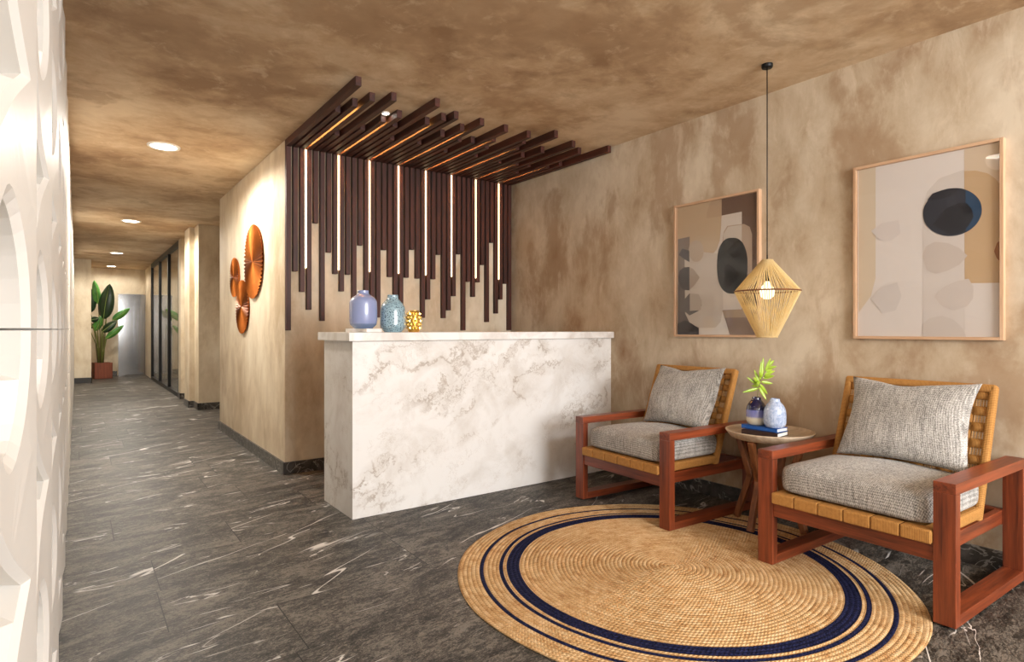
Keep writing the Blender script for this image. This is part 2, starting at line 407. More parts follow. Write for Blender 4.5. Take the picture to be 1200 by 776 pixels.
m = MB(); m.box(1.446, W, 9.866, 9.88, 0, .1); m.box(1.446, 1.46, 9.866, 10.246, 0, .1); m.box(1.376, 1.46, 10.246, 10.26, 0, .1); m.box(1.376, 1.39, 10.246, 10.75, 0, .1); struct('baseboard_pilaster', m, M['skirting'])
m = MB(); m.box(1.426, 1.62, 11.586, 11.6, 0, .1); m.box(1.426, 1.44, 11.586, 11.86, 0, .1); struct('baseboard_corridor', m, M['skirting'])
m = MB(); m.box(-1.0, .274, 16.286, 16.3, 0, .12); m.box(.26, .274, 16.286, 16.75, 0, .12); struct('baseboard_pier', m, M['skirting_plain'])
m = MB(); m.box(.1, .84, 18.436, 18.45, 0, .12); struct('baseboard_end', m, M['skirting'])

# ---- glazed partition of the side room
GX = 1.47
root = empty('glass_partition', (GX, 14.28, 0), 0, 'black framed floor-to-ceiling glass partition along the corridor wall', 'partition')
def L(mb_, name, mat): 
    mb_.v = [(a-GX, b-14.28, c) for a, b, c in mb_.v]; return mb_.build(name, mat, root)
m = MB(); m.box(GX-.03, GX+.03, 11.86, 16.7, 0, .07); m.box(GX-.03, GX+.03, 11.86, 16.7, H-.09, H); m.box(GX-.03, GX+.03, 11.86, 11.93, 0, H); m.box(GX-.03, GX+.03, 16.6, 16.7, 0, H); L(m, 'frame', M['black_metal'])
ys = [11.93, 13.42, 14.98, 16.6]
for y in ys[1:3]:
    m = MB(); m.box(GX-.03, GX+.03, y-.035, y+.035, .07, H-.09); L(m, 'mullion', M['black_metal'])
for a, b in zip(ys, ys[1:]):
    m = MB(); m.box(GX-.005, GX+.005, a+.02, b-.02, .05, H-.07); L(m, 'glass_pane', M['glass'])

# ---- elevator in the end wall
root = empty('elevator', (1.26, 18.45, 0), 0, 'brushed steel elevator doorway in the far end wall of the corridor', 'elevator')
m = MB()
m.box(.86-1.26, 1.0-1.26, -.16, 0, 0, 2.11); m.box(1.7-1.26, 1.84-1.26, -.16, 0, 0, 2.11); m.box(1.0-1.26, 1.7-1.26, -.16, 0, 1.84, 2.11); m.build('frame', M['steel'], root)
m = MB(); m.box(1.0-1.26, 1.42-1.26, -.06, -.001, .01, 1.84); m.build('door_leaf', M['steel'], root)
m = MB(); m.box(1.424-1.26, 1.7-1.26, -.05, -.001, .01, 1.84); m.build('door_leaf', M['steel'], root)

# ================================================================== PERFORATED SCREEN
PY, PZ, YC0 = .66, .335, .770
RX = -.059
def bulge(y):
    return RX + .012*(.5 - .5*math.cos(2*PI*(y-YC0)/PY))**2
Scr = empty('perforated_screen', (0, .1, 0), 0, 'tall white room divider screen pierced by rows of leaf-shaped openings', 'screen')
up = MB(); lo = MB()
zrows = [1.2 + PZ*k for k in range(-4, 6)]
ncol = 24
SY0, SY1 = YC0-PY/2, YC0+PY*(ncol-.5)
def teardrop(R0, LH):
    """outline seen from its middle: a circle drawn out to a point at +y; returns radius as a function of angle"""
    cy = -LH+R0; L_ = LH-cy; al = math.acos(R0/L_)
    pts = [(cy+R0*math.cos(q), R0*math.sin(q)) for q in [al + (2*PI-2*al)*i/160 for i in range(161)]]
    tip = (LH, 0.0)
    for i in range(1, 41):
        s = i/41; pts.append((pts[160][0]*(1-s)+tip[0]*s, pts[160][1]*(1-s)+tip[1]*s))
    pts.append(tip)
    for i in range(1, 41):
        s = i/41; pts.append((tip[0]*(1-s)+pts[0][0]*s, tip[1]*(1-s)+pts[0][1]*s))
    pol = sorted(((math.atan2(z, y) % (2*PI), math.hypot(y, z)) for y, z in pts))
    def f(a):
        a %= 2*PI; lo_ = pol[-1]; lo_ = (lo_[0]-2*PI, lo_[1])
        for q in pol + [(pol[0][0]+2*PI, pol[0][1])]:
            if q[0] >= a:
                k = 0 if q[0] == lo_[0] else (a-lo_[0])/(q[0]-lo_[0]); return lo_[1]+(q[1]-lo_[1])*k
            lo_ = q
    return f
T1, T2 = teardrop(.160, .256), teardrop(.146, .236)
angs = set()
N = 44
for k in range(N): angs.add(round(2*PI*k/N, 6))
ca = math.atan2(PZ/2, PY/2)
for q in (ca, PI-ca, PI+ca, 2*PI-ca): angs.add(round(q, 6))
angs = sorted(angs)
tabs = {}
for d in (1, -1):
    tabs[d] = [(T1(a if d > 0 else PI-a), T2(a if d > 0 else PI-a)) for a in angs]
for ci in range(ncol):
    yc = YC0 + ci*PY
    for zc in zrows:
        ri = round((zc-1.2)/PZ); d = -1 if ri % 2 == 0 else 1
        rings = [[], [], [], []]
        crease = -.045 if d < 0 else -.004
        for a, (r1, r2) in zip(angs, tabs[d]):
            c, s = math.cos(a), math.sin(a)
            k = min((PY/2)/max(abs(c), 1e-9), (PZ/2)/max(abs(s), 1e-9))
            rings[0].append((bulge(yc+c*k), yc+c*k, zc+s*k))
            rings[1].append((bulge(yc+c*r1), yc+c*r1, zc+s*r1))
            rings[2].append((bulge(yc+c*r2)-.008, yc+c*r2, zc+s*r2))
            dy = (.075 if s*r2 > crease else -.06) * (1 if c > -.2 else .3)
            rings[3].append((-.160, yc+c*r2+dy, zc+s*r2))
        n = len(angs)
        for r in range(3):
            for k in range(n):
                k2 = (k+1) % n
                q = [rings[r][k], rings[r][k2], rings[r+1][k2], rings[r+1][k]]
                mz = sum(p[2] for p in q)/4
                tgt = up if mz > 1.2 else lo
                if min(p[2] for p in q) > H-.001 or max(p[2] for p in q) < .012: continue
                q = [(x, y, min(max(z, .012), H-.001)) for x, y, z in q]
                if tgt is up: q = [(x, y, max(z, 1.2018)) for x, y, z in q]
                else: q = [(x, y, min(z, 1.1982)) for x, y, z in q]
                tgt.add([(x, y-.1, z) for x, y, z in q], [(0, 1, 2, 3)], 0, False)
for mb_, z0_, z1_ in ((up, 1.2018, H-.001), (lo, .012, 1.1982)):
    mb_.add([(-.161, SY0-.1, z0_), (-.161, SY1-.1, z0_), (-.161, SY1-.1, z1_), (-.161, SY0-.1, z1_)], [(0, 1, 2, 3)])
up.build('upper_panel', M['screen'], Scr); lo.build('lower_panel', M['screen'], Scr)
m = MB(); m.box(-.17, -.075, SY0-.1, SY1-.1, 0, .012); m.build('base_rail', M['skirting_plain'], Scr)

# ================================================================== CEILING DOWNLIGHTS
def downlight(x, y, r, label, power, group='round recessed ceiling downlights', spot=True):
    o = empty('ceiling_downlight', (x, y, H), 0, label, 'ceiling light', group)
    m = MB(); m.lathe([(r*.80, -.002), (r*.84, -.010), (r, -.010), (r*1.03, -.004), (r*1.03, 0)], 40); m.build('trim_ring', M['lamp_trim'], o)
    m = MB(); m.lathe([(0, -.006), (r*.80, -.006), (r*.82, -.001)], 40); m.build('lens', M['lamp_lens'], o)
    if power:
        l = bpy.data.lights.new('downlight_lamp', 'SPOT'); l.energy = power; l.color = (1.0, .94, .84); l.spot_size = R(172); l.spot_blend = .35; l.shadow_soft_size = r*.8
        lo_ = bpy.data.objects.new('downlight_lamp', l); COL.objects.link(lo_); lo_.location = (x, y, H-.03)
    return o
P = LAMP_POWER
downlight(.60, 5.85, .122, 'round glowing ceiling downlight nearest the copper discs, largest of the corridor lights', P)
downlight(.63, 10.16, .122, 'round glowing ceiling downlight in the corridor level with the beige pilaster', P)
downlight(.66, 14.6, .122, 'round glowing ceiling downlight in the corridor level with the glass partition', P)
downlight(.69, 17.7, .11, 'round glowing ceiling downlight over the potted plant and elevator', P*.22)
downlight(.66, 1.72, .122, 'round ceiling downlight mirrored in the glass of the pale artwork', P*LOBBY)
downlight(1.80, 4.0, .03, 'tiny bright spotlight tucked between the dark ceiling slats', 0, None)

# ================================================================== SLAT FEATURE
SF = empty('slat_feature', (1.386, 5.07, 0), 0, 'dark wooden slats running down the wall and out over the ceiling with glowing strips', 'slat panel')
zb = [1.191,1.681,1.513,1.365,2.099,1.272,1.859,1.678,1.53,1.678,1.352,1.944,1.354,1.401,1.306,1.921,1.679,1.406,1.337,1.681,1.946,1.679,1.309,1.485,1.681,1.919,1.309,1.386,1.526,1.941,1.191,1.675,1.526,1.675,1.854,1.274,2.089,1.363,1.51,1.675,1.191]
ye = {1:3.463,2:3.97,3:3.802,4:3.645,5:4.447,6:3.558,7:4.214,8:3.968,9:3.822,10:4.013,11:3.478,12:4.3,13:3.828,14:3.688,15:3.606,16:4.274,17:3.996,18:3.797,19:3.612,20:4.019,21:4.334,22:3.998,23:3.62,24:3.859,25:4.045,26:4.294,27:3.627,28:3.763,29:3.924,30:3.498,31:4.334,32:4.068,33:3.867,34:4.3,35:3.602,36:4.268,37:4.524,38:3.711,39:4.2,40:4.085,41:3.526}
P0, PIT, SW, SD, CD = 1.387-1.386, .0563, .0385, .042, .057
for i in range(41):
    x0 = P0 + i*PIT
    m = MB(); m.box(x0, x0+SW, -SD, 0, zb[i], H-CD, bev=.002); m.build('wall_slat', M['slat_z'], SF)
    m = MB(); m.box(x0, x0+SW, ye[i+1]*1.0176-5.07, 0, H-CD, H, bev=.002); m.build('ceiling_slat', M['slat_y'], SF)
for g in range(8):
    i = 2 + g*5
    xa = P0 + i*PIT + SW; xb = P0 + (i+1)*PIT
    m = MB(); m.box(xa+.001, xb-.001, -.036, 0, 1.716, H-CD-.002); o = m.build('wall_light_strip', M['led'], SF); o['label'] = 'glowing vertical light strip'
    yend = max(ye[i+1], ye[i+2])*1.0176 + .14 - 5.07
    m = MB(); m.box(xa+.001, xb-.001, yend, -.05, H-.016, H-.001); o = m.build('ceiling_light_strip', M['led_hidden'], SF); o['label'] = 'glowing strip between two ceiling slats'

# ================================================================== COPPER DISCS
def disc(y, z, r, label, npl):
    m = MB(); n = npl*4; prof = [0.0, .03, .12, .3, .5, .7, .85, .96, 1.0]
    v = []; f = []
    for q in prof:
        for k in range(n):
            a = 2*PI*k/n
            saw = abs(((k/4.0) % 1.0)*2-1)
            h = .012 + .014*(1-q*q) + (.018*saw*q if q > .02 else 0)
            rr = r*q*(1 + .012*saw) if q > 0 else 1e-4
            v.append((-h, rr*math.cos(a), rr*math.sin(a)))
    for i in range(len(prof)-1):
        for k in range(n):
            f.append((i*n+k, (i+1)*n+k, (i+1)*n+(k+1) % n, i*n+(k+1) % n))
    # back skirt towards the wall
    o0 = len(v)
    for k in range(n):
        a = 2*PI*k/n; v.append((-.002, r*.93*math.cos(a), r*.93*math.sin(a)))
    i = len(prof)-1
    for k in range(n):
        f.append((i*n+k, o0+k, o0+(k+1) % n, i*n+(k+1) % n))
    m.add(v, f, 0, False)
    o = m.build('pleated_wall_disc', M['copper'], None, (1.386, y, z)); tag(o, label, 'wall decoration', 'pleated copper wall discs')
disc(6.08, 1.85, .352, 'largest pleated copper disc, top one of the trio on the beige wall', 56)
disc(6.915, 1.757, .208, 'smallest pleated copper disc of the trio on the beige wall', 44)
disc(6.55, 1.43, .272, 'middle-sized pleated copper disc hanging lowest of the trio', 50)

# ================================================================== RECEPTION COUNTER
CX, CY = 1.40, 3.61
CT = empty('reception_counter', (CX, CY, 0), 0, 'long white marble reception counter with brown veins and an overhanging top', 'counter')
cw = W-CX
m = MB(); m.box(0, cw, 0, .045, 0, 1.125, bev=.002); m.build('front_panel', M['marble'], CT)
m = MB(); m.box(0, .045, .045, .53, 0, 1.125, bev=.002); m.build('side_panel', M['marble'], CT)
m = MB(); m.box(-.035, cw, -.035, .56, 1.125, 1.18, bev=.003); m.build('countertop', M['marble_top'], CT)
m = MB(); m.box(.045, cw, .05, .50, .70, .73); m.build('shelf', M['marble_top'], CT)
CZ = 1.18
def vase(name, prof, h, r, mat, loc, label, group=None, n=56):
    m = MB(); P_ = [(q*r, zz*h) for q, zz in prof]
    inner = [(max(q*r-.005, .002), zz*h) for q, zz in prof[::-1][:3]]
    m.lathe([(0, 0)] + P_ + inner + [(0, inner[-1][1]-.02)], n)
    o = m.build(name, mat, None, loc); tag(o, label, 'vase', group); return o
def rnd(prof, it=1):
    for _ in range(it):
        o = [prof[0]]
        for a, b in zip(prof, prof[1:]):
            o += [(a[0]*.8+b[0]*.2, a[1]*.8+b[1]*.2), (a[0]*.2+b[0]*.8, a[1]*.2+b[1]*.8)]
        prof = o + [prof[-1]]
    return prof
m = MB(); m.box(-.055, .055, -.19, .19, 0, .025, bev=.003)
o = m.build('marble_tray', M['marble_top'], None, (1.595, 3.915, CZ)); tag(o, 'thin white slab under the lilac vase on the marble counter', 'tray')
vp1 = [(.68,0),(.70,.01),(1.0,.125),(.99,.66),(.95,.74),(.78,.82),(.5,.885),(.40,.915),(.385,.95),(.40,.995),(.38,1.0)]
vase('bottle_vase', rnd(vp1), .262, .094, M['lilac'], (1.590, 3.9, CZ+.025), 'tall glossy lilac vase standing on a white slab on the counter')
vp2 = [(.64,0),(.67,.01),(.95,.115),(.99,.13),(.97,.5),(.93,.66),(.80,.76),(.5,.87),(.42,.91),(.42,.985),(.40,1.0)]
vase('bottle_vase', rnd(vp2), .262, .090, M['speckled'], (1.795, 3.87, CZ), 'blue speckled vase standing on the counter between lilac and gold vases')
o = vase('studded_pot', rnd([(.62,0),(.75,.02),(.93,.2),(1.0,.5),(.95,.78),(.75,.95),(.66,.97),(.66,1.0)]), .155, .052, M['gold'], (1.948, 3.85, CZ), 'small shiny gold studded pot on the counter beside the speckled vase')
m = MB()
for j in range(5):
    zz = .03 + j*.025; rr = .052*(1-.16*((zz-.078)/.06)**2)
    for k in range(14):
        a = 2*PI*(k + .5*(j % 2))/14; c = Vector((rr*math.cos(a), rr*math.sin(a), zz)); d = Vector((math.cos(a), math.sin(a), 0)); t_ = Vector((-math.sin(a), math.cos(a), 0))
        s_ = .0095
        m.add([c+t_*s_+Vector((0,0,s_)), c-t_*s_+Vector((0,0,s_)), c-t_*s_-Vector((0,0,s_)), c+t_*s_-Vector((0,0,s_)), c+d*.011], [(0,1,4),(1,2,4),(2,3,4),(3,0,4)])
m.build('stud_band', M['gold'], o)

# ================================================================== RUG
m = MB(); prof = [(0, .008)]; PITR = .0205; nr = 52
for k in range(nr):
    r0 = k*PITR
    for q, hh in ((.12, .0060), (.5, .0088), (.88, .0060)): prof.append((r0+q*PITR, hh))
prof += [(nr*PITR+.003, .004), (nr*PITR, .0)]
m.lathe(prof, 200, rfun=lambda r, a, z: r*(1+.004*math.sin(5*a+1)+.003*math.sin(9*a)))
o = m.build('round_rug', M['jute'], None, (2.415, 1.94, 0)); tag(o, 'round braided jute rug with navy rings under the chairs', 'rug')

# ================================================================== ARMCHAIRS
def grid_solid(fn, n):
    """a closed cube-sphere: fn maps a point of the cube surface to its place"""
    v = []; f = []; idx = {}
    def key(p): return tuple(round(c, 5) for c in p)
    def get(p):
        k = key(p)
        if k not in idx: idx[k] = len(v); v.append(fn(*p))
        return idx[k]
    for ax in range(3):
        for sg in (-1, 1):
            for i in range(n):
                for j in range(n):
                    q = []
                    for (a, b) in ((i, j), (i+1, j), (i+1, j+1), (i, j+1)):
                        p = [0, 0, 0]; p[ax] = sg; p[(ax+1) % 3] = -1+2*a/n; p[(ax+2) % 3] = -1+2*b/n
                        q.append(get(p))
                    f.append(q if sg > 0 else q[::-1])
    return v, f
def superbox(x, y, z, e=7.0):
    l = (abs(x)**e + abs(y)**e + abs(z)**e)**(1/e); return x/l, y/l, z/l

def weave_back(L, Wd):
    """woven panel in its own frame: u across (-Wd/2..Wd/2), v up 0..L, w thickness; material 0 blocks, 1 cords"""
    m = MB(); nu, nv = 11, 15
    cu, cv = (Wd-.05)/nu, (L-.06)/nv
    for i in range(nu*5):
        u = -Wd/2+.025 + (i+.5)*cu/5
        m.tube([(u, .02, -.006), (u, L-.02, -.006)], .0042, 5, 1)
    for i in range(nu):
        for j in range(nv):
            u0 = -Wd/2+.025+i*cu; v0 = .03+j*cv
            if (i+j) % 2: continue
            for sg in (1, -1):
                V = []; F = []; g = 5
                for a in range(g+1):
                    for b in range(g+1):
                        s_, t_ = a/g, b/g
                        hgt = .004 + .013*(math.sin(PI*min(max(s_, .0), 1))**.6)*(math.sin(PI*t_)**.5)
                        V.append((u0-.002+(cu+.004)*s_, v0-.003+(cv+.006)*t_, sg*hgt-.004))
                for a in range(g):
                    for b in range(g):
                        q = (a*(g+1)+b, (a+1)*(g+1)+b, (a+1)*(g+1)+b+1, a*(g+1)+b+1); F.append(q if sg > 0 else q[::-1])
                m.add(V, F, 0, True)
    return m
AXB = Vector((.53, 0, .30)); AXT = Vector((.755, 0, .918))
def make_chair(loc, rz, label):
    t = empty('lounge_armchair', loc, rz, label, 'armchair', 'wooden lounge armchairs')
    D, HW, PW, TH, AH = .845, .432, .080, .045, .575
    for s in (1, -1):
        y0, y1 = s*HW, s*(HW-PW)
        m = MB(); m.box(0, TH, y0, y1, 0, AH-TH, bev=.002); m.build('front_leg', M['mahogany_z'], t)
        m = MB(); m.box(D-TH, D, y0, y1, 0, AH-TH, bev=.002); m.build('back_leg', M['mahogany_z'], t)
        m = MB(); m.box(0, D, y0, y1, AH-TH, AH, bev=.002); m.build('armrest', M['mahogany_x'], t)
        m = MB(); m.box(TH, D-TH, y0, y1, 0, TH, bev=.002); m.build('floor_runner', M['mahogany_x'], t)
        m = MB(); m.box(TH, D-TH, s*(HW-PW), s*(HW-PW-.03), .25, .315, bev=.002); m.build('side_rail', M['mahogany_x'], t)
    m = MB(); m.box(.008, TH, -HW+PW, HW-PW, .245, .318, bev=.002); m.build('front_rail', M['mahogany_y'], t)
    m = MB(); m.box(D-TH, D-.008, -HW+PW, HW-PW, .245, .318, bev=.002); m.build('back_rail', M['mahogany_y'], t)
    iw = HW-PW-.002
    # woven seat: wrapped front roll in six lengths, side rolls, deck
    m = MB(); n = 6
    for k in range(n):
        ya = -iw + 2*iw*k/n; yb = -iw + 2*iw*(k+1)/n
        m.box(-.014, .05, ya+.0008, yb-.0008, .314, .370, 0, .007)
    m.box(-.008, .04, -iw+.004, iw-.004, .318, .366, 2)
    for s in (1, -1):
        m.box(.03, .56, s*iw, s*(iw-.05), .318, .372, 1, .012)
    m.box(.03, .56, -iw+.045, iw-.045, .345, .362, 1)
    m.build('woven_seat', [M['cord_y'], M['cord_x'], M['cord_dark']], t)
    # reclined woven back
    Bv = (AXT-AXB); Lb = Bv.length; vz = Bv.normalized(); nrm = Vector((-vz.z, 0, vz.x))   # faces the sitter
    bw = 2*iw-.004
    mb_ = weave_back(Lb, bw)
    back = MB()
    back.add([AXB + vz*v_ + nrm*w_ + Vector((0, u_, 0)) for (u_, v_, w_) in mb_.v], mb_.f, 0, True); back.m = mb_.m[:]; back.s = mb_.s[:]
    bo = back.build('woven_back', [M['cord_y'], M['cord_pale']], t)
    m = MB()
    for s in (1, -1):
        y = s*(bw/2-.012)
        m.beam(AXB+Vector((0, y, 0)), AXT+Vector((0, y, 0)), .030, .046, 0, (0, 1, 0), .010)
    m.beam(AXT-vz*.018+Vector((0, -bw/2, 0)), AXT-vz*.018+Vector((0, bw/2, 0)), .046, .040, 1, tuple(nrm), .010)
    m.build('back_frame', [M['cord_z'], M['cord_y']], t)
    # seat cushion
    hx, hy, hz = .285, .338, .066
    def cf(x, y, z):
        x, y, z = superbox(x, y, z, 9)
        cx = 1-x*x; cy = 1-y*y
        zz = z*hz
        if z > 0: zz += .034*(max(cx, 0)**.6)*(max(cy, 0)**.6)*z
        side = 1 + .018*(1-z*z)
        return (.022+hx + x*hx*side, y*hy*side, .437 + zz + .004*math.sin(5*y+2*x)*max(z, 0))
    v, f = grid_solid(cf, 22); m = MB(); m.add(v, f, 0, True)
    m.build('seat_cushion', M['tweed_seat'], t)
    return t
chL = make_chair((2.838, 2.705, .0092), R(-2.8), 'reddish wooden armchair with grey cushion, in front of the marble counter')
chR = make_chair((2.822, 1.290, .0092), R(-1.6), 'reddish wooden armchair with grey cushion under the pale artwork with a navy oval')

def make_pillow(chair, dy, roll, label, seed, sz=(.295, .225)):
    a, b = sz; T = .075; n = 28; rs = random.Random(seed)
    ph = [rs.random()*6 for _ in range(6)]
    def surf(u, v, sg):
        pin = 1 - .085*(1-abs(v)**2.2) * abs(u)**3 ; pinv = 1 - .10*(1-abs(u)**2.2)*abs(v)**3
        x = u*a*pin; y = v*b*pinv
        th = T*((1-u*u)**.55)*((1-v*v)**.5)
        th *= 1 + .07*math.sin(4*u+ph[0]) * math.cos(3*v+ph[1])
        # soft dent in the top edge
        if v > 0: y -= .020*math.exp(-((u+.1)/.35)**2)*v**2
        return x, y, sg*th + .012*math.sin(3*v+ph[2])*u
    V = []; F = []
    for sg in (1, -1):
        o0 = len(V)
        for i in range(n+1):
            for j in range(n+1):
                V.append(surf(-1+2*i/n, -1+2*j/n, sg))
        for i in range(n):
            for j in range(n):
                q = [o0+i*(n+1)+j, o0+(i+1)*(n+1)+j, o0+(i+1)*(n+1)+j+1, o0+i*(n+1)+j+1]; F.append(q if sg > 0 else q[::-1])
    m = MB(); m.add(V, F, 0, True)
    o = m.build('throw_pillow', M['tweed'])
    bm = bmesh.new(); bm.from_mesh(o.data); bmesh.ops.remove_doubles(bm, verts=bm.verts[:], dist=1e-4); bm.to_mesh(o.data); bm.free()
    # local: x across (chair -y), y up the back, z towards the sitter
    vz = (AXT-AXB).normalized(); nrm = Vector((-vz.z, 0, vz.x))
    lean = Matrix.Rotation(R(5), 3, 'Y')
    vz2 = lean @ vz; n2 = lean @ nrm
    cen = AXB + vz*.215 + Vector((0, dy, 0)) + n2*.100
    cen = AXB + vz*(PIL_UP) + Vector((0, dy, 0)) + nrm*.105
    ac = Vector((0, -1, 0))
    Mx = Matrix((ac, vz2, n2)).transposed().to_4x4(); Mx.translation = cen
    Cm = Matrix.Translation(chair.location) @ Matrix.Rotation(chair.rotation_euler.z, 4, 'Z')
    o.matrix_world = Cm @ Mx @ Matrix.Rotation(roll, 4, 'Z')
    tag(o, label, 'pillow', 'grey tweed pillows'); return o
PIL_UP = .415
make_pillow(chL, -.035, R(0), 'grey tweed throw pillow propped in the armchair beside the marble counter', 1)
make_pillow(chR, -.02, R(.5), 'grey tweed throw pillow propped in the armchair under the pale artwork', 2)

# ================================================================== SIDE TABLE AND WHAT STANDS ON IT
TC = (3.390, 1.985)
tb = empty('side_table', (TC[0], TC[1], .0095), 0, 'round pale-topped wooden side table standing between the two armchairs', 'table')
m = MB(); m.lathe([(0, .528), (.200, .528), (.220, .535), (.250, .572), (.252, .578), (.246, .580), (.240, .577), (.228, .567), (0, .566)], 64); m.build('tray_top', M['table_top'], tb)
for k in range(4):
    a = PI/2*k + R(2); d = Vector((math.cos(a), math.sin(a), 0)); tn = (-math.sin(a), math.cos(a), 0)
    m = MB(); m.beam(d*.205+Vector((0,0,.53)), d*.118+Vector((0,0,.275)), .034, .036, 0, tn); m.beam(d*.118+Vector((0,0,.295)), d*.215+Vector((0,0,.0065)), .034, .036, 0, tn)
    m.build('leg', M['walnut_z'], tb)
TZ = .5765
def book(w, l, h, loc, rz, cover, label):
    o = empty('book', loc, rz, label, 'book')
    m = MB(); m.box(0, w, 0, l, 0, .003); m.box(0, w, 0, l, h-.003, h); m.box(0, .004, 0, l, 0, h, bev=.0012); m.build('cover', cover, o)
    m = MB(); m.box(.004, w-.004, .004, l-.004, .003, h-.003); m.build('page_block', M['pages'], o)
    return o
book(.145, .215, .026, (3.232, 1.842, TZ), R(6), M['book_dark'], 'dark brown book lying at the bottom of the two-book pile on the side table')
book(.118, .228, .023, (3.252, 1.856, TZ+.026), R(0), M['book_blue'], 'bright blue book on top of the two-book pile on the side table')
BZ = TZ+.049
vp3 = [(.70,0),(.78,.01),(.86,.05),(.98,.13),(1.0,.3),(.99,.5),(.93,.64),(.75,.78),(.5,.885),(.44,.92),(.44,.97),(.40,1.0)]
nv = vase('bud_vase', rnd(vp3), .165, .060, M['navy_vase'], (3.318, 2.025, BZ), 'small vase with navy, lilac and cream bands on the blue book')
vase('bud_vase', rnd(vp3), .168, .063, M['pale_vase'], (3.305, 1.900, BZ), 'small plain pale blue vase on the blue book beside the banded vase')

# ------------------------------------------------------------------ palm sprig, drawn in a plane turned to the room
FR = Vector((math.sin(R(36.2)), math.cos(R(36.2)), 0)); RT = Vector((math.cos(R(36.2)), -math.sin(R(36.2)), 0))
sp = empty('palm_sprig', (3.318, 2.025, BZ+.15), 0, 'bright green palm sprig standing in the banded navy vase', 'plant')
def sv(x, y, dz=0.0):    # units: metres across / up, dz away
    return RT*x + Vector((0, 0, y)) + FR*dz
k7 = 3.60/696/7.05
def s7(x, y, dz=0.0): return sv((x-168)*k7, (392-y)*k7, dz)
m = MB(); m.tube([s7(168, 404), s7(172, 386), s7(182, 320), s7(200, 240), s7(235, 165), s7(270, 110)], [.0022, .002, .002, .0018, .0014, .001], 6)
m.build('stem', M['stem'], sp)
lf = [((184,300),(48,335),0),((190,278),(92,208),.01),((188,262),(130,205),-.02),((186,250),(160,145),.02),((198,235),(207,72),0),((212,205),(236,42),.02),((240,160),(280,48),-.01),((268,112),(320,68),.01),((258,132),(325,118),-.02),((245,160),(312,148),.02),((235,185),(340,160),.03),((228,198),(300,195),-.03),((220,215),(330,205),.03),((205,245),(305,262),0),((196,265),(272,355),.02),((190,290),(240,398),-.02),((188,300),(262,330),.03),((200,250),(150,255),-.03),((192,275),(140,285),.03),((215,210),(178,160),-.02)]
def blade(base, tip, wd, droop=.0, fold=.25, n=8, nrm=None):
    base = Vector(base); tip = Vector(tip); d = tip-base; Ld = d.length; d.normalize()
    nn = Vector(nrm) if nrm is not None else -FR
    s = d.cross(nn).normalized(); nn = s.cross(d).normalized()
    V = []; F = []
    for i in range(n+1):
        t_ = i/n; w_ = wd*(math.sin(PI*min(1, t_**.75*.98+.02))**.8)
        c = base + d*(Ld*t_) - Vector((0,0,1))*droop*t_*t_*Ld
        V += [c - s*w_ + nn*w_*fold, c - nn*.0*w_, c + s*w_ + nn*w_*fold]
    for i in range(n):
        a = i*3; F += [(a, a+1, a+4, a+3), (a+1, a+2, a+5, a+4)]
    return V, F
for (b_, t_, dz) in lf:
    V, F = blade(s7(*b_), s7(*t_, dz), .0095, 0)
    m = MB(); m.add(V, F, 0, True); o = m.build('leaflet', M['palm_leaf'], sp)
    md = o.modifiers.new('thick', 'SOLIDIFY'); md.thickness = .0008

# ================================================================== PENDANT LAMP
PX, PY_ = 3.291, 1.94
pl = empty('pendant_lamp', (PX, PY_, H), 0, 'diamond-shaped woven raffia pendant lamp hanging on a long black cord', 'pendant lamp')
zt, ze, z0 = 1.608-H, 1.425-H, 1.155-H
m = MB(); m.lathe([(0, -.022), (.028, -.022), (.032, -.016), (.032, 0)], 32); m.build('ceiling_rose', M['black_metal'], pl)
m = MB(); m.tube([(0, 0, -.02), (0, 0, zt+.02)], .0032, 8); m.tube([(0,0,zt-.075),(0,0,zt+.03)], .004, 8); m.build('cord', M['black_metal'], pl)
rt, re, rb = .030, .182, .056
nS = 84
def strands(ra, za, rb_, zb_, tw):
    m = MB()
    for k in range(nS):
        a = 2*PI*k/nS; a2 = a + tw + random.uniform(-.03, .03); a += random.uniform(-.02, .02)
        m.tube([(ra*math.cos(a), ra*math.sin(a), za), ((ra+rb_)/2*math.cos((a+a2)/2), (ra+rb_)/2*math.sin((a+a2)/2), (za+zb_)/2), (rb_*math.cos(a2), rb_*math.sin(a2), zb_)], [.0022, .0026, .0022], 5, 0, False)
    return m
m = strands(rt, zt, re, ze, .12); o = m.build('upper_shade', M['raffia'], pl)
m = strands(re, ze, rb, z0, .12); o = m.build('lower_shade', M['raffia'], pl)
def ringtube(r, z, th, name, mat):
    m = MB(); m.lathe([(r+th*math.cos(q), z+th*math.sin(q)) for q in [2*PI*i/8 for i in range(9)]], 64); return m.build(name, mat, pl)
ringtube(re, ze, .0042, 'rim_ring', M['walnut_z']); ringtube(rt, zt, .004, 'rim_ring', M['raffia']); ringtube(rb, z0, .004, 'rim_ring', M['raffia'])
m = MB(); m.tube([(0, 0, zt-.06), (0, 0, zt-.125)], .015, 16); m.build('socket', M['black_metal'], pl)
m = MB(); m.lathe([(.012, 0), (.016, -.012), (.034, -.035), (.042, -.062), (.036, -.088), (.018, -.103), (0, -.106)], 24, (0, 0, zt-.125)); m.build('bulb', M['bulb'], pl)
l = bpy.data.lights.new('pendant_glow', 'POINT'); l.energy = PENDANT; l.color = (1, .88, .66); l.shadow_soft_size = .04
lo_ = bpy.data.objects.new('pendant_glow', l); COL.objects.link(lo_); lo_.location = (PX, PY_, H+zt-.19)

